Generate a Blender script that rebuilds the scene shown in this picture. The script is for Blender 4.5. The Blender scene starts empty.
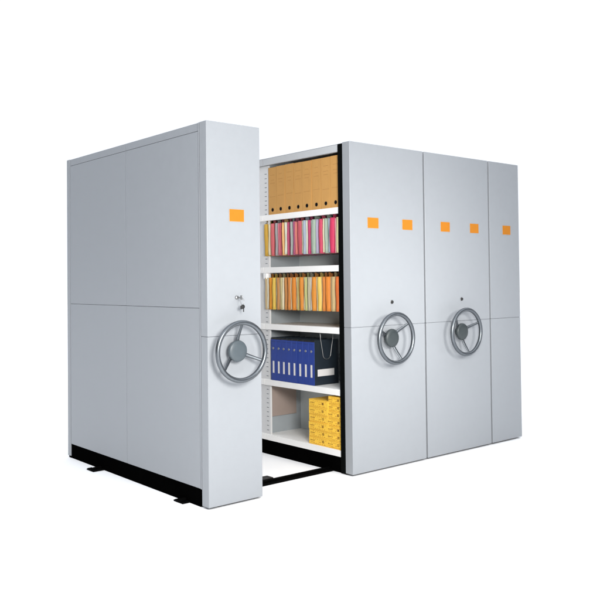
import bpy, bmesh, math, random
from mathutils import Vector, Matrix
random.seed(7)
scene = bpy.context.scene
C = bpy.data.collections.new("mobile_shelving_scene"); scene.collection.children.link(C)
PI = math.pi

# ------------------------------------------------------------------ materials
def srgb(r, g, b):
    f = lambda c: (c/255/12.92) if c/255 <= .04045 else ((c/255+.055)/1.055)**2.4
    return (f(r), f(g), f(b), 1)

def mat(name, col, rough=.5, metal=0, var=.03, vscale=6, bump=0, bscale=300, spec=.5, stretch=(1,1,1)):
    """procedural material: base colour with slow mottling, roughness variation and fine bump"""
    m = bpy.data.materials.new(name); m.use_nodes = True
    nt = m.node_tree; b = nt.nodes['Principled BSDF']
    b.inputs['Roughness'].default_value = rough; b.inputs['Metallic'].default_value = metal
    b.inputs['Specular IOR Level'].default_value = spec
    tc = nt.nodes.new('ShaderNodeTexCoord'); mp = nt.nodes.new('ShaderNodeMapping')
    mp.inputs['Scale'].default_value = stretch
    nt.links.new(tc.outputs['Object'], mp.inputs['Vector'])
    n = nt.nodes.new('ShaderNodeTexNoise'); n.inputs['Scale'].default_value = vscale
    n.inputs['Detail'].default_value = 6; n.inputs['Roughness'].default_value = .65
    nt.links.new(mp.outputs['Vector'], n.inputs['Vector'])
    r = nt.nodes.new('ShaderNodeValToRGB')
    r.color_ramp.elements[0].position = .3; r.color_ramp.elements[1].position = .7
    lo = tuple(max(0, c*(1-var)) for c in col[:3])+(1,); hi = tuple(min(1, c*(1+var)) for c in col[:3])+(1,)
    r.color_ramp.elements[0].color = lo; r.color_ramp.elements[1].color = hi
    nt.links.new(n.outputs['Fac'], r.inputs['Fac']); nt.links.new(r.outputs['Color'], b.inputs['Base Color'])
    mr = nt.nodes.new('ShaderNodeMapRange')
    mr.inputs['To Min'].default_value = max(.02, rough*.85); mr.inputs['To Max'].default_value = min(1, rough*1.15)
    nt.links.new(n.outputs['Fac'], mr.inputs['Value']); nt.links.new(mr.outputs['Result'], b.inputs['Roughness'])
    if bump:
        n2 = nt.nodes.new('ShaderNodeTexNoise'); n2.inputs['Scale'].default_value = bscale; n2.inputs['Detail'].default_value = 3
        nt.links.new(mp.outputs['Vector'], n2.inputs['Vector'])
        bp = nt.nodes.new('ShaderNodeBump'); bp.inputs['Strength'].default_value = bump; bp.inputs['Distance'].default_value = .002
        nt.links.new(n2.outputs['Fac'], bp.inputs['Height']); nt.links.new(bp.outputs['Normal'], b.inputs['Normal'])
    return m

M = dict(
    paint=mat('grey_powder_coat', (.282, .296, .313, 1), .42, var=.015, vscale=16, bump=.16, bscale=170),
    shelf=mat('white_shelf_enamel', (.88, .87, .85, 1), .4, var=.02, bump=.05),
    inner=mat('grey_lining_lightened', (.62, .67, .68, 1), .5, var=.03, bump=.06),  # lighter copy of the end panel grey, lifting the shaded back
    endp=mat('grey_lining_shaded', (.32, .35, .37, 1), .55, var=.04, bump=.06, spec=.3),  # darker copy of the lining grey; shade put into the colour
    upright=mat('pale_upright_enamel', (.66, .66, .66, 1), .5, var=.02),
    canopy=mat('light_grey_enamel', (.50, .515, .53, 1), .42, var=.02, bump=.06),
    black=mat('black_plinth_steel', (.0012, .0012, .0012, 1), .7, var=.2, spec=0),
    rail=mat('black_track_steel', (.002, .002, .002, 1), .6, var=.3, spec=.01),
    strip=mat('black_strip_finish', (.0025, .003, .003, 1), .6, spec=.02),
    groove=mat('dark_joint', (.15, .165, .185, 1), .7),
    chrome=mat('satin_chrome', (.15, .163, .175, 1), .36, metal=1, var=.1, vscale=40),
    spoke=mat('brushed_spoke_steel', (.10, .11, .12, 1), .42, metal=1, var=.1, vscale=60),
    hub=mat('grey_hub_plastic', (.062, .078, .088, 1), .42, var=.06, vscale=30, bump=.1),
    hubdark=mat('dark_grey_hub_plastic', (.030, .038, .040, 1), .42, var=.06, vscale=30, bump=.1),
    lock=mat('lock_steel', (.30, .30, .30, 1), .35, metal=1),
    lockdark=mat('keyhole_black', (.01, .01, .01, 1), .6),
    orange=mat('orange_card', (.44, .155, .010, 1), .6, spec=.2, var=.03, vscale=30),
    holder=mat('clear_label_holder', (.36, .36, .35, 1), .35),
    kraft=mat('kraft_board', tuple(c*.83 for c in srgb(206, 154, 84)[:3])+(1,), .75, var=.08, vscale=9, bump=.25, bscale=220, stretch=(1,1,.35)),
    kraftline=mat('kraft_crease', srgb(150, 105, 55), .8),
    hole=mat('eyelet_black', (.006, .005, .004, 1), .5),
    blue=mat('blue_binder_cloth', srgb(24, 54, 136), .5, var=.10, vscale=20, bump=.15, bscale=500),
    navy=mat('navy_binder_board', srgb(18, 30, 40), .6, var=.10, vscale=20, bump=.15, bscale=500),
    white=mat('white_label_paper', (.68, .66, .64, 1), .7),
    yellow=mat('yellow_carton_board', srgb(245, 196, 62), .6, var=.05, vscale=25),
    yprint=mat('brown_carton_print', srgb(150, 105, 30), .7),
    yprint2=mat('red_brown_carton_print', srgb(190, 130, 40), .7),
    mauve=mat('mauve_finish', tuple(c*.78 for c in srgb(172, 155, 146)[:3])+(1,), .7, var=.04),
    wire=mat('silver_wire', (.42, .42, .41, 1), .35, metal=1),
    paper=mat('cream_paper', srgb(236, 226, 196), .8, var=.05, vscale=60, stretch=(1, 30, 1)),
)
_cm = {}
def card(col):
    if col not in _cm:
        _cm[col] = mat('file_card_%d_%d_%d' % col, tuple(c*.68 for c in srgb(*col)[:3])+(1,), .7, var=.08, vscale=18, bump=.2, bscale=90, stretch=(1, 1, .4))
    return _cm[col]

# ------------------------------------------------------------------ mesh helpers
def box(bm, x0, x1, y0, y1, z0, z1, mi=0, bev=0, seg=2):
    r = bmesh.ops.create_cube(bm, size=1)
    vs = r['verts']
    for v in vs:
        v.co = Vector((x0+(v.co.x+.5)*(x1-x0), y0+(v.co.y+.5)*(y1-y0), z0+(v.co.z+.5)*(z1-z0)))
    fs = set(f for v in vs for f in v.link_faces)
    for f in fs: f.material_index = mi
    if bev:
        es = list(set(e for v in vs for e in v.link_edges))
        rb = bmesh.ops.bevel(bm, geom=es, offset=bev, segments=seg, profile=.5, affect='EDGES', clamp_overlap=True)
        for f in rb['faces']: f.material_index = mi; f.smooth = True
    return bm

def prism(bm, pts, axis_vec, mi=0):
    """extrude a closed polygon of 3-D points along axis_vec"""
    a = [bm.verts.new(p) for p in pts]; b = [bm.verts.new(Vector(p)+Vector(axis_vec)) for p in pts]
    fs = [bm.faces.new(a), bm.faces.new(b[::-1])]
    for i in range(len(a)):
        j = (i+1) % len(a); fs.append(bm.faces.new((a[j], a[i], b[i], b[j])))
    for f in fs: f.material_index = mi
    bmesh.ops.recalc_face_normals(bm, faces=fs)

def tube(bm, pts, r, n=10, closed=False, mi=0):
    rings = []; N = len(pts)
    for i, p in enumerate(pts):
        p = Vector(p)
        q0 = Vector(pts[(i-1) % N] if closed or i else pts[0]); q1 = Vector(pts[(i+1) % N] if closed or i < N-1 else pts[-1])
        t = (q1-q0).normalized()
        up = Vector((0, 1, 0)) if abs(t.y) < .9 else Vector((1, 0, 0))
        u = t.cross(up).normalized(); v = t.cross(u).normalized()
        rings.append([bm.verts.new(p+u*r*math.cos(2*PI*k/n)+v*r*math.sin(2*PI*k/n)) for k in range(n)])
    for i in range(N if closed else N-1):
        a, b = rings[i], rings[(i+1) % N]
        for k in range(n):
            f = bm.faces.new((a[k], a[(k+1) % n], b[(k+1) % n], b[k])); f.smooth = True; f.material_index = mi
    if not closed:
        bm.faces.new(rings[0][::-1]).material_index = mi; bm.faces.new(rings[-1]).material_index = mi
    bmesh.ops.recalc_face_normals(bm, faces=bm.faces[:])

def lathe_y(bm, prof, cx, cz, n=48, mi=0):
    """profile of (radius, y) turned round the y axis through (cx, cz)"""
    rings = []
    for r, y in prof:
        if r < 1e-6: rings.append([bm.verts.new((cx, y, cz))])
        else: rings.append([bm.verts.new((cx+r*math.cos(2*PI*k/n), y, cz+r*math.sin(2*PI*k/n))) for k in range(n)])
    fs = []
    for a, b in zip(rings, rings[1:]):
        for k in range(n):
            q = [a[k % len(a)], a[(k+1) % n % len(a)], b[(k+1) % n % len(b)], b[k % len(b)]]
            q2 = []
            for v in q:
                if v not in q2: q2.append(v)
            if len(q2) > 2:
                f = bm.faces.new(q2); f.smooth = True; f.material_index = mi; fs.append(f)
    bmesh.ops.recalc_face_normals(bm, faces=fs)

def obj(name, bm, mats, parent=None, bevel=0):
    me = bpy.data.meshes.new(name); bm.to_mesh(me); bm.free()
    o = bpy.data.objects.new(name, me); C.objects.link(o)
    for m in (mats if isinstance(mats, (list, tuple)) else [mats]): me.materials.append(m)
    if parent: o.parent = parent
    if bevel:
        md = o.modifiers.new('edge', 'BEVEL'); md.width = bevel; md.segments = 3; md.limit_method = 'ANGLE'; md.angle_limit = .6
        md.harden_normals = True
    return o

def thing(name, label, cat, loc=(0, 0, 0), group=None):
    o = bpy.data.objects.new(name, None); C.objects.link(o); o.location = loc; o.empty_display_size = .1
    tag(o, label, cat, group); return o
def tag(o, label, cat, group=None):
    o['label'] = label; o['category'] = cat
    if group: o['group'] = group
B = bmesh.new

# ------------------------------------------------------------------ setting
bm = B()
bmesh.ops.create_grid(bm, x_segments=1, y_segments=1, size=60)
fl = obj('floor', bm, mat('white_studio_floor', (.93, .93, .93, 1), .9, var=.004, spec=.1)); fl['kind'] = 'structure'

# ------------------------------------------------------------------ the shelving bays (all in room coordinates; bay roots carry the x offset)
H, D = 2.2, 1.905
Z0, ZS = .012, .972            # front panel bottom, joint between its two sheets
RET = .072                     # depth of the front panel's folded sides
SH = [1.775, 1.386, .966, .553, .147]

def front_panels(t, w):
    bm = B(); box(bm, 0, w, 0, RET, Z0, ZS-.0006); obj('front_panel', bm, M['paint'], t, bevel=.0035)
    bm = B(); box(bm, 0, w, 0, RET, ZS+.0006, H); obj('front_panel', bm, M['paint'], t, bevel=.0035)
    bm = B(); box(bm, .006, w-.006, .005, RET-.004, Z0+.01, H-.01); obj('panel_frame', bm, M['groove'], t)

def label_holder(t, x, z=1.667):
    bm = B(); box(bm, x-.0532, x+.0532, -.0016, .0, z-.0377, z+.0377, bev=.0006); h = obj('label_holder', bm, M['holder'], t)
    bm = B(); box(bm, x-.051, x+.051, -.0028, -.0016, z-.0355, z+.0355, bev=.0003); obj('card', bm, M['orange'], h)

def handwheel(t, cx, cz, angs, hub):
    e = bpy.data.objects.new('handwheel', None); C.objects.link(e); e.parent = t; e.empty_display_size = .05
    R, r, yr = .1640, .0140, -.088
    bm = B(); tube(bm, [(cx+R*math.cos(2*PI*k/72), yr, cz+R*math.sin(2*PI*k/72)) for k in range(72)], r, 14, True)
    obj('rim', bm, M['chrome'], e)
    bm = B()
    lathe_y(bm, [(.030, -.0005), (.030, -.030), (.058, -.034), (.0615, -.038), (.0625, -.045), (.0605, -.052), (.055, -.0565), (.030, -.0585), (0, -.059)], cx, cz)
    obj('hub', bm, hub, e)
    for a in angs:
        a = math.radians(a); d = Vector((math.cos(a), 0, math.sin(a))); s = Vector((-math.sin(a), 0, math.cos(a)))
        bm = B(); c = Vector((cx, 0, cz)); rows = []
        for rr, y, w, th in ((.045, -.036, .0125, .006), (.08, -.047, .011, .0055), (.125, -.070, .009, .005), (.158, -.086, .008, .0045)):
            p = c+d*rr+Vector((0, y, 0))
            rows.append([bm.verts.new(p+s*w*math.cos(2*PI*k/10)+Vector((0, th, 0))*math.sin(2*PI*k/10)) for k in range(10)])
        for p, q in zip(rows, rows[1:]):
            for k in range(10):
                f = bm.faces.new((p[k], p[(k+1) % 10], q[(k+1) % 10], q[k])); f.smooth = True
        bmesh.ops.recalc_face_normals(bm, faces=bm.faces[:])
        obj('spoke', bm, M['spoke'], e)

def lock(t, x, z, key=False):
    bm = B(); lathe_y(bm, [(.0115, 0), (.0115, -.006), (.0095, -.009), (.0, -.009)], x, z, 24, 0 if key else 1)
    if not key: lathe_y(bm, [(.0135, -.0002), (.0135, -.002), (.0116, -.002)], x, z, 24, 0)
    box(bm, x-.0014, x+.0014, -.0095, -.0085, z-.006, z+.006, 1)
    l = obj('lock', bm, [M['lock'], M['lockdark']], t)
    if key:
        bm = B(); box(bm, x-.0012, x+.0012, -.040, -.0096, z-.004, z+.004)
        box(bm, x-.0015, x+.0015, -.058, -.038, z-.013, z+.013, bev=.001); obj('key', bm, M['lock'], l)
        bm = B(); tube(bm, [(x+.004+.012*math.cos(2*PI*k/24), -.052, z-.022+.019*math.sin(2*PI*k/24)) for k in range(24)], .0013, 6, True)
        obj('key_ring', bm, M['lock'], l)
        bm = B()                                     # spare key and tag hanging from the ring
        lathe_y(bm, [(0, -.0535), (.0125, -.0535), (.0125, -.0505), (0, -.0505)], x+.008, z-.052, 20)
        box(bm, x+.009, x+.015, -.053, -.051, z-.082, z-.0625)
        box(bm, x-.012, x+.002, -.0555, -.0540, z-.066, z-.046, bev=.0005)
        obj('spare_key', bm, M['lockdark'], l)

def shelf_mesh(xf, xb, y0, y1, zt, h=.042):
    """folded steel shelf: sheet top, box front lip at xf, return at the back (xf<xb: opens to -x)"""
    s = 1 if xb > xf else -1
    bm = B()
    def bx(a, b, *r): box(bm, min(a, b), max(a, b), *r)
    bx(xf+s*.014, xb, y0, y1, zt-.003, zt)
    bx(xf, xf+s*.014, y0, y1, zt-h, zt)
    bx(xf+s*.0141, xf+s*.030, y0+.002, y1-.002, zt-h, zt-h+.002)
    return bm

def post_mesh(x0, x1, y0, y1, z0, z1, side):
    """perforated upright: slots every 25 mm as dark insets on the face that looks at the aisle"""
    bm = B(); box(bm, x0, x1, y0, y1, z0, z1)
    xs = x0-.0008 if side < 0 else x1+.0008
    z = z0+.03
    while z < z1-.03:
        box(bm, min(xs, xs+.0006), max(xs, xs+.0006), y0+.020, y0+.044, z, z+.0045, 1); z += .0335
    return bm

def rack(t, xf, xb, side, sections, tops=True):
    """shelves, uprights and end panels of one open side; xf = lip plane, xb = partition"""
    s = 1 if xb > xf else -1
    for (y0, y1) in sections:
        for k, z in enumerate(SH):
            obj('shelf', shelf_mesh(xf, xb-s*.001, y0, y1, z), M['shelf'], t, bevel=.0012)
        obj('canopy', shelf_mesh(xf, xb-s*.001, y0, y1, H-.004, .047), M['canopy'], t, bevel=.0012)
        ye = y1-.006
        bm = B(); box(bm, min(xf+s*.03, xb-s*.001), max(xf+s*.03, xb-s*.001), ye-.004, ye+.004, .11, H-.01)
        obj('end_panel', bm, M['endp'], t)
    for (y0, y1) in sections:
        bm = post_mesh(min(xf+s*.0145, xf+s*.0295), max(xf+s*.0145, xf+s*.0295), y1-.046, min(y1+.080, D-.02), .11, H-.055, side)
        obj('upright', bm, [M['upright'], M['groove']], t)

def plinth(t, x0, x1, y0=.095, y1=D-.005, z1=.108):
    bm = B(); box(bm, x0, x1, y0, y1, .0, z1); obj('plinth', bm, M['black'], t, bevel=.002)

SECT = [(.132, .975), (.979, D-.03)]
LX = .02

# --- first bay: single sided, closed clad back towards the left
w1 = .374
b1 = thing('shelving_bay', 'grey bay standing apart on the left, closed panelled back, keys hanging from its lock', 'shelving bay', (0, 0, 0), 'bays of the mobile shelving')
front_panels(b1, w1); label_holder(b1, .204); handwheel(b1, .172, .885, (88, 221, 337), M['hub']); lock(b1, .199, 1.19, True)
PB = .104
bm = B(); box(bm, .010, .020, RET+.002, D-.004, PB, H-.004); obj('back_frame', bm, M['groove'], b1)
gap = .0008
for (ya, yb) in ((.088, .977), (.977, D-.052)):
    for (za, zb) in ((PB, 1.133), (1.133, 2.150)):
        bm = B(); box(bm, .0015, .0098, ya+gap, yb-gap, za+gap, zb-gap); obj('back_panel', bm, M['paint'], b1, bevel=.0028)
    bm = B(); box(bm, .0035, .0098, ya+gap, yb-gap, 2.152, H-.002); obj('top_rail', bm, M['paint'], b1, bevel=.0012)
bm = B(); box(bm, 0, .0098, RET+.004, .0845, PB, H-.001); obj('corner_trim', bm, M['paint'], b1, bevel=.0012)
bm = B(); box(bm, 0, .022, D-.0495, D, .015, H); obj('corner_post', bm, M['paint'], b1, bevel=.003)
bm = B(); box(bm, .022, w1-.02, D-.012, D-.002, .11, H-.003); obj('end_panel', bm, M['paint'], b1)
bm = B(); box(bm, .0205, w1-.01, RET+.001, D-.012, H-.0045, H-.001); obj('top_panel', bm, M['paint'], b1)
plinth(b1, .006, w1-.02)
rack(b1, w1-.02, .021, 1, SECT)

# --- second bay: double sided, one side open on the aisle
g2 = 1.105; w2 = .716
b2 = thing('shelving_bay', 'grey bay whose open shelves of files and boxes face the aisle', 'shelving bay', (g2, 0, 0), 'bays of the mobile shelving')
front_panels(b2, w2); label_holder(b2, .2085); label_holder(b2, .545); handwheel(b2, .332, .889, (38, 157, 290), M['hubdark']); lock(b2, .381, 1.131)
mid = w2/2
bm = B(); box(bm, mid-.004, mid+.004, .078, D-.012, .11, H-.010); obj('back_panel', bm, M['inner'], b2)
bm = B(); box(bm, .012, .034, RET+.004, .1315, .0, H-.003); obj('black_strip', bm, M['strip'], b2, bevel=.003)  # narrow black upright strip behind the front panel's folded side
bm = B(); box(bm, .0345, w2-.03, RET+.001, .1312, .11, H-.012); obj('end_panel', bm, M['inner'], b2)
bm = B(); box(bm, .021, w2-.02, RET+.001, D-.01, H-.0035, H-.0005); obj('top_panel', bm, M['paint'], b2)
plinth(b2, .022, w2-.02, .132)
rack(b2, LX, mid-.004, -1, SECT); rack(b2, w2-LX, mid+.004, 1, SECT)
bm = B(); box(bm, .042, mid-.055, .9555, .9645, .271, .508, bev=.001); obj('mauve_slab', bm, M['mauve'], b2)  # thin mauve slab against the far end panel
bm = B(); box(bm, .012, .075, .936, .974, 1.300, 1.342, bev=.002); obj('rail_bracket', bm, M['shelf'], b2)
for z in (SH[0], SH[1]):
    bm = B(); box(bm, .06, .085, .134, .925, z-.034, z-.006); box(bm, .25, .275, .134, .925, z-.034, z-.006)
    obj('hanging_rail', bm, M['shelf'], b2)

# --- third bay (movable) and fourth (static), pushed together with the second
def closed_bay(x, w, label):
    t = thing('shelving_bay', label, 'shelving bay', (x, 0, 0), 'bays of the mobile shelving')
    front_panels(t, w)
    bm = B(); box(bm, .006, .016, RET+.002, D-.004, .11, H-.004); obj('side_panel', bm, M['paint'], t, bevel=.001)
    bm = B(); box(bm, w-.010, w-.001, RET+.002, D-.004, .11, H-.004); obj('side_panel', bm, M['paint'], t, bevel=.001)
    bm = B(); box(bm, .0165, w-.0105, D-.014, D-.004, .11, H-.005); obj('end_panel', bm, M['paint'], t)
    bm = B(); box(bm, .0165, w-.0105, RET+.002, D-.0145, H-.008, H-.005); obj('top_panel', bm, M['paint'], t)
    plinth(t, .02, w-.02)
    return t
g3 = 1.836; w3 = .733
b3 = closed_bay(g3, w3, 'grey bay with handwheel and two orange labels, middle one of the three joined bays')
label_holder(b3, .219); label_holder(b3, .556); handwheel(b3, .342, .895, (24, 136, 280), M['hubdark']); lock(b3, .395, 1.134)
g4 = 2.585; w4 = .382
b4 = closed_bay(g4, w4, 'narrow grey static bay without handwheel at the far right end')
label_holder(b4, .213)

# ------------------------------------------------------------------ floor tracks
def track(y, x0, label, plate=None):
    t = thing('floor_track', label, 'floor track', (x0, y, 0), 'floor tracks under the bays')
    bm = B(); box(bm, .0, 2.98-x0, -.052, .052, .0005, .009); obj('base_strip', bm, M['rail'], t, bevel=.003)
    bm = B(); box(bm, .03, 2.96-x0, -.012, .012, .0095, .020); obj('rail', bm, M['rail'], t, bevel=.002)
    bm = B(); box(bm, -.004, .030, -.030, .030, .0095, .017, bev=.003); obj('end_stop', bm, M['rail'], t)
    if plate:
        bm = B(); box(bm, plate-x0-.10, plate-x0, .056, .125, .0005, .012, bev=.003); obj('joint_plate', bm, M['hole'], t)
track(.266, -.042, 'black floor track crossing the open aisle near the bay fronts', .70)
track(1.372, -.075, 'black floor track whose end pokes out under the rear half of the first bay')

# ------------------------------------------------------------------ top shelf: kraft box files
ORD = ['first', 'second', 'third', 'fourth', 'fifth', 'sixth', 'seventh', 'eighth', 'ninth', 'tenth', 'eleventh', 'twelfth', 'thirteenth',
       'fourteenth', 'fifteenth', 'sixteenth', 'seventeenth', 'eighteenth', 'nineteenth', 'twentieth']
def box_file_body(w, h, d, cz, r):
    """kraft box: front face (at x=0) with a real round finger hole, box walls behind it"""
    bm = B(); n = 24; oy, oz = w/2, h
    angs = sorted([2*PI*k/n for k in range(n)]+[math.atan2(z-cz, y) % (2*PI) for y in (-oy, oy) for z in (0, oz)])
    inner, outer, deep = [], [], []
    for a in angs:
        ca, sa = math.cos(a), math.sin(a)
        inner.append(bm.verts.new((0, r*ca, cz+r*sa))); deep.append(bm.verts.new((.018, r*ca, cz+r*sa)))
        tt = min(oy/abs(ca) if abs(ca) > 1e-9 else 1e9, ((oz-cz) if sa > 0 else cz)/abs(sa) if abs(sa) > 1e-9 else 1e9)
        outer.append(bm.verts.new((0, tt*ca, cz+tt*sa)))
    m = len(angs); back = [bm.verts.new((d, v.co.y, v.co.z)) for v in outer]
    for i in range(m):
        j = (i+1) % m
        bm.faces.new((inner[i], inner[j], outer[j], outer[i]))
        bm.faces.new((inner[j], inner[i], deep[i], deep[j])).material_index = 1
        bm.faces.new((outer[i], outer[j], back[j], back[i]))
    bm.faces.new(deep).material_index = 1; bm.faces.new(back)
    bmesh.ops.remove_doubles(bm, verts=bm.verts[:], dist=1e-6)
    bmesh.ops.recalc_face_normals(bm, faces=bm.faces[:])
    return bm
pitch = (.920-.124)/8
for i in range(8):
    yc = .920-pitch*(i+.5)
    place = {0: 'at the far end of the top shelf', 7: 'nearest the black seal on the top shelf'}.get(i, '%s from the far end of the top shelf' % ORD[i])
    t = thing('box_file', 'kraft box file with finger hole, '+place, 'box file', (g2+LX+.006+random.uniform(0, .006), yc, SH[0]), 'kraft box files on the top shelf')
    hh = .352+random.uniform(-.002, .003); ww = pitch-(.0045, .0018, .0022, .0048, .0020, .0026, .0040, .0020)[i]
    bm = box_file_body(ww, hh, .27, .036, .0115)
    for zz in (.135+.004*(i % 3), .238, .262, .30):   # printed rule lines and score marks on the spine
        wl = ww*.36 if zz < .2 else ww*random.uniform(.18, .34)
        box(bm, -.0004, .0004, -wl, wl, hh*zz/.36, hh*zz/.36+.0014, 2)
    obj('body', bm, [M['kraft'], M['hole'], M['kraftline']], t)
    bm = B()
    tube(bm, [(-.0005, .0125*math.cos(2*PI*k/24), .036+.0125*math.sin(2*PI*k/24)) for k in range(24)], .0014, 6, True)
    obj('eyelet', bm, M['hole'], t)
    t.rotation_euler.z = random.uniform(-.004, .004)

# ------------------------------------------------------------------ hanging lateral files
def pocket_mesh(w, h, d, rng, zoff=0):
    """hanging card pocket: narrow wedge with a softly waving front edge at x=0; y across, z down from 0"""
    bm = B(); n = 9; m = 6
    ph = rng.uniform(0, 6.28); amp = min(.0045, w*.20); lean = rng.uniform(-.004, .004)
    grid = []
    for iz in range(n):
        f = iz/(n-1); z = -h*f
        off = amp*math.sin(ph+f*3.6)*math.sin(PI*f)+lean*f
        wid = w*(.80+.18*math.sin(PI*min(1, f*1.15)))*(1 if iz < n-1 else .82)
        row = []
        for iy in range(m):
            g = iy/(m-1)-.5
            row.append(bm.verts.new((.014*(2*g)**2+rng.uniform(-.0009, .0009), off+g*wid, z)))
        grid.append(row)
    for a, b in zip(grid, grid[1:]):
        for k in range(m-1):
            bm.faces.new((a[k], a[k+1], b[k+1], b[k])).smooth = True
    bk = [[bm.verts.new((d, r[0].co.y, r[0].co.z)), bm.verts.new((d, r[-1].co.y, r[-1].co.z))] for r in grid]
    for i in range(n-1):
        bm.faces.new((grid[i][0], grid[i+1][0], bk[i+1][0], bk[i][0])); bm.faces.new((grid[i][-1], grid[i+1][-1], bk[i+1][1], bk[i][1]))
        bm.faces.new((bk[i][0], bk[i+1][0], bk[i+1][1], bk[i][1]))
    bm.faces.new(grid[0]+[bk[0][1], bk[0][0]]); bm.faces.new(grid[-1]+[bk[-1][1], bk[-1][0]])
    bmesh.ops.recalc_face_normals(bm, faces=bm.faces[:])
    return bm

def file_row(items, y0, y1, ztop, zbot, xf, rowname, group):
    tot = sum(a[2]+a[4] for a in items); k = (y0-y1)/tot; y = y0
    rng = random.Random(len(items)*13+5)
    for i, (cname, col, w, pcol, pw) in enumerate(items):
        wy = w*k; py = pw*k
        place = ('at the far end of the ' if i == 0 else 'nearest the black seal in the ' if i == len(items)-1 else ORD[i]+' from the far end of the ')+rowname
        t = thing('hanging_file', cname+' hanging file, '+place, 'hanging file', (xf+rng.uniform(-.004, .009), y-(wy+py)/2, ztop), group)
        h = ztop-zbot
        o = obj('pocket', pocket_mesh(wy*.99, h, .275, rng), card(col), t); o.location.y = (wy+py)/2-wy/2
        bm = B(); box(bm, .022, .27, -.0012, .0012, -.01, .024); box(bm, .024, .034, -.006, .006, .016, .030)
        hk = obj('hanger', bm, card(tuple(int(c*.62) for c in col)), t); hk.location.y = o.location.y  # darkened card colour stands for the shade above the files
        if py > 0:
            p = obj('papers', pocket_mesh(py*1.0, h*rng.uniform(.965, .995), .26, rng), card(pcol), t)
            p.location = (rng.uniform(.002, .012), -(wy+py)/2+py/2, -rng.uniform(0, .005))
        y -= wy+py
cream = (238, 226, 190); pale = (226, 226, 206); gry = (186, 186, 184); lav = (178, 172, 196); lbl = (180, 194, 212); white = (238, 236, 230); pgr = (202, 210, 190)
rowA = [('gold', (214, 168, 58), 4.2, cream, 3), ('salmon red', (224, 108, 112), 5, pgr, 2), ('grey', (172, 168, 168), 3, (214, 120, 134), 2.2),
        ('rose pink', (208, 98, 112), 1.8, (242, 212, 130), 2), ('pale orange', (240, 186, 120), 1.6, pale, 3), ('magenta', (196, 76, 112), 2.2, cream, 1.2),
        ('grey green', (176, 182, 176), 3.5, lav, 1.2), ('plum', (182, 84, 122), 2.2, (222, 130, 120), 1.2), ('wide rose red', (210, 94, 106), 6, cream, 1.6),
        ('blue grey', (174, 184, 200), 3.6, pale, .8), ('bright magenta', (198, 62, 112), 3, white, 1.7), ('wide sage', (172, 188, 170), 5.4, lav, 1.5),
        ('pinkish red', (218, 76, 106), 5, cream, 2), ('narrow sage', (166, 182, 164), 2.8, lbl, 2.8), ('crimson', (214, 52, 96), 5.4, (222, 150, 160), 1.2), ('olive cream', (206, 200, 152), 3.6, pale, 0)]
tan = (214, 180, 130)
rowB = [('tan', (206, 182, 140), 3, pale, .8), ('bright orange', (238, 156, 40), 4, (240, 200, 90), .8), ('yellow', (236, 198, 84), 3.4, cream, 1.6),
        ('tan brown', (200, 140, 76), 3, tan, 1), ('sage', (206, 192, 138), 2.2, cream, 1.5), ('brown orange', (204, 138, 72), 3, tan, 1.2),
        ('burnt orange', (212, 132, 56), 3, (232, 206, 160), 1), ('wide orange', (232, 142, 44), 4.8, cream, 1.6), ('olive', (196, 178, 104), 1.6, tan, .8),
        ('second wide orange', (230, 146, 50), 4, cream, 1.8), ('sage green', (196, 194, 126), 2.4, (176, 180, 170), 1.2), ('grey', (186, 178, 150), 1.8, white, .9),
        ('amber', (232, 150, 50), 5, cream, 1), ('pale yellow', (244, 208, 104), 4.8, tan, .6), ('dark orange', (216, 132, 50), 3, cream, 0),
        ('deep orange', (232, 138, 44), 5, tan, 1), ('wide tan', (200, 174, 122), 4, pale, 0), ('rust orange', (218, 108, 40), 4.5, tan, 0)]
rowB[9] = ('clear orange',)+rowB[9][1:]
file_row(rowA, .966, .130, 1.708, 1.470, g2+.010, 'pink and grey row', 'hanging files in the pink and grey row')
file_row(rowB, .962, .130, 1.309, 1.074, g2+.012, 'orange and yellow row', 'hanging files in the orange and yellow row')

# ------------------------------------------------------------------ blue binders
bp = (.905-.409)/8
for i in range(8):
    yc = .905-bp*(i+.5); last = i == 7
    place = 'at the far end of the row' if i == 0 else 'nearest, wide white label on its dark side' if last else '%s from the far end of the row' % ORD[i]
    t = thing('ring_binder', 'blue binder with white spine label, '+place, 'binder', (g2+LX+.003+random.uniform(0, .003), yc, SH[3]), 'blue binders on the fourth shelf')
    w = bp-.0012; h = .315+random.uniform(-.001, .001); d = .225
    bm = B(); box(bm, 0, .0035, -w/2, w/2, .001, h-.014, bev=.0012); sp = obj('spine', bm, M['blue'], t)
    bm = B(); box(bm, .0036, d, -w/2, -w/2+.003, .001, h); obj('cover_board', bm, M['navy'], t, bevel=.0008)
    bm = B(); box(bm, .0036, d, w/2-.003, w/2, .001, h); obj('cover_board', bm, M['navy'], t, bevel=.0008)
    bm = B(); box(bm, .0040, d-.01, -w/2+.0032, w/2-.0032, .004, h-.004); obj('papers', bm, M['hole'], t)  # black block: the binder's dark inside is put into its colour
    bm = B(); box(bm, -.0007, -.0001, -.0095, .0095, .055, .142); obj('spine_label', bm, M['white'], t)
    bm = B(); tube(bm, [(-.001, .0065*math.cos(2*PI*k/20), .236+.0065*math.sin(2*PI*k/20)) for k in range(20)], .0028, 8, True); 
    lathe = obj('finger_ring', bm, M['wire'], t)
    bm = B(); box(bm, -.0006, -.0001, -w*.38, w*.38, h-.030, h-.0286); obj('spine_line', bm, M['navy'], t)
    if last:
        bm = B(); box(bm, .030, .184, -w/2-.0008, -w/2-.0001, .062, .110); obj('side_label', bm, M['white'], t)

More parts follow.
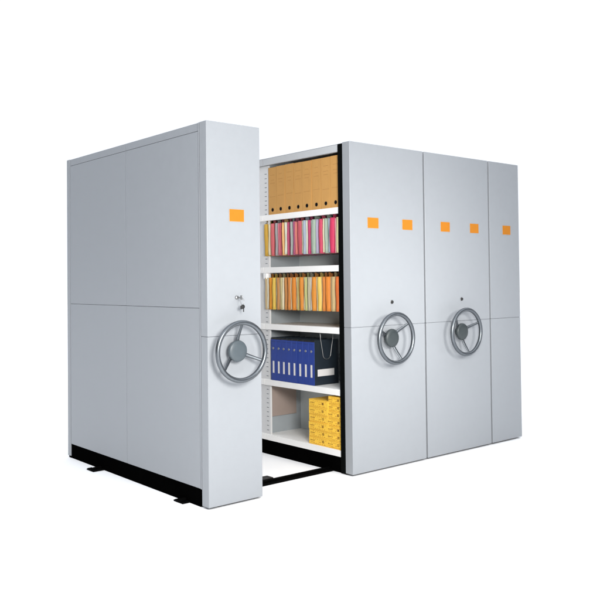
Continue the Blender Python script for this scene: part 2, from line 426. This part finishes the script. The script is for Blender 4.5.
# wire divider hanging from the shelf above the binders
pts = []; yw = .397; xa, xb_, zb, zt = g2+.069, g2+.193, .732, SH[2]-.004
for k in range(15):
    f = k/14; a = PI*(1+f); pts.append((g2+.131+.036*math.cos(a), yw, zb+.036+.036*math.sin(a)))
pts = [(xa, yw, zt), (xa+.004, yw, .88)]+pts+[(xb_-.004, yw, .88), (xb_, yw, zt)]
bm = B(); tube(bm, pts, .0027, 8)
wd = obj('wire_divider', bm, M['wire']); tag(wd, 'silver wire loop hanging from the shelf in front of the last blue binder', 'wire divider')

# ------------------------------------------------------------------ yellow cartons on the bottom shelf
def carton(w, h, d, seed):
    r = random.Random(seed); bm = B()
    box(bm, 0, d, -w/2, w/2, 0, h, 0, bev=.0014)
    def mark(y, z, a, b, mi): box(bm, -.0004, .0003, y-a/2, y+a/2, z-b/2, z+b/2, mi)
    for k in range(6):                              # blurred small print, photo too coarse to read it
        mark(w*.22+k*.008+r.uniform(-.001, .001), h*.55+r.uniform(-.001, .001), .0052, .007+r.uniform(-.002, .002), 1)
    for k in range(4): mark(w*.24+k*.010, h*.30, .007, .003, 2)
    mark(-w*.22, h*.55, .020, .016, 1); mark(-w*.22, h*.55, .012, .008, 0)
    for k in range(7): mark(-w*.36+k*w*.105+r.uniform(-.002, .002), h*.76+r.uniform(-.002, .002), r.uniform(.006, .012), .0035, 2)
    for k in range(6): mark(-w*.30+k*w*.11+r.uniform(-.003, .003), h*.19, r.uniform(.005, .011), .003, 2 if k % 2 else 1)
    for k in range(3): mark(-w*.02-k*.009, h*.42+r.uniform(-.003, .003), .006, .005, 2)
    mark(0, h*.93, w*.9, .0012, 2); mark(0, h*.10, w*.9, .0012, 2)
    return bm
pos = ['bottom', 'second from bottom', 'third from bottom', 'fourth from bottom', 'fifth from bottom', 'sixth from bottom', 'top']
for (yc, w, n, hc, nm) in ((.379, .206, 6, .0520, 'left, lower stack'), (.2045, .139, 7, .0500, 'right, taller stack by the black seal')):
    for k in range(n):
        p = 'topmost' if k == n-1 else 'bottom one' if k == 0 else pos[k]
        o = obj('carton', carton(w, hc-.0006, .20, k*7+n), [M['yellow'], M['yprint'], M['yprint2']])
        o.location = (g2+LX+.010+random.uniform(0, .004), yc+random.uniform(-.0012, .0012), SH[4]+k*hc+.0003)
        o.rotation_euler.z = random.uniform(-.012, .012)
        tag(o, 'yellow carton, %s in the %s' % (p, nm), 'carton', 'yellow cartons on the bottom shelf')

# ------------------------------------------------------------------ light: white surround, added overhead brightness, key and added fill
w = bpy.data.worlds.new('World'); scene.world = w; w.use_nodes = True
nt = w.node_tree; bg = nt.nodes['Background']
tc = nt.nodes.new('ShaderNodeTexCoord'); sx = nt.nodes.new('ShaderNodeSeparateXYZ'); nt.links.new(tc.outputs['Generated'], sx.inputs['Vector'])
def ramp(sock, a, b, lo, hi):
    mr = nt.nodes.new('ShaderNodeMapRange'); mr.interpolation_type = 'SMOOTHSTEP'
    for k, v in (('From Min', a), ('From Max', b), ('To Min', lo), ('To Max', hi)): mr.inputs[k].default_value = v
    nt.links.new(sock, mr.inputs['Value']); return mr.outputs['Result']
def math_node(op, a, b):
    n = nt.nodes.new('ShaderNodeMath'); n.operation = op; nt.links.new(a, n.inputs[0]); nt.links.new(b, n.inputs[1]); return n.outputs[0]
LOW, BACK, TOP = .10, 1.10, 1.75
side = math_node('MULTIPLY', ramp(sx.outputs['X'], -.5, -.1, 0, 1), ramp(sx.outputs['Y'], -.5, -.1, 0, 1))     # white backdrop half of the studio
base = ramp(side, 0, 1, LOW, BACK)
top = ramp(sx.outputs['Z'], .35, .62, 0, TOP)                                                                  # overhead brightness added to whiten the floor
nt.links.new(math_node('MAXIMUM', base, top), bg.inputs['Strength'])
bg.inputs['Color'].default_value = (.945, .985, 1.055, 1)

def softbox(name, loc, target, size, power, spread=180):
    l = bpy.data.lights.new(name, 'AREA'); l.shape = 'SQUARE'; l.size = size; l.energy = power; l.color = (1, .985, .955); l.spread = math.radians(spread)
    o = bpy.data.objects.new(name, l); C.objects.link(o); o.location = loc
    o.rotation_euler = (Vector(target)-Vector(loc)).to_track_quat('-Z', 'Y').to_euler()
softbox('added_fill_lamp', (1.3, -3.0, 1.75), (1.62, 0, 1.1), .6, 7.2, 54)  # fill lamp added to brighten the second and third fronts
softbox('key_softbox', (-.6, -2.6, 1.65), (.7, 0, 1.05), .75, 122)

# ------------------------------------------------------------------ camera
cam = bpy.data.cameras.new('camera'); co = bpy.data.objects.new('camera', cam); C.objects.link(co)
R = [[0.752631, 0.658421, -0.00521], [-0.658346, 0.752364, -0.023005], [-0.011227, 0.020745, 0.999722]]   # columns right, forward, up
co.matrix_world = Matrix(((R[0][0], R[0][2], -R[0][1], -2.46483), (R[1][0], R[1][2], -R[1][1], -3.84086), (R[2][0], R[2][2], -R[2][1], 1.28291), (0, 0, 0, 1)))
cam.sensor_width = 36; cam.lens = 800.188/600*36; cam.shift_x = -26.673/600; cam.shift_y = -36.039/600
cam.clip_start = .05; cam.clip_end = 300
scene.camera = co
scene.view_settings.view_transform = 'Standard'; scene.view_settings.look = 'None'; scene.view_settings.exposure = 0; scene.view_settings.gamma = 1
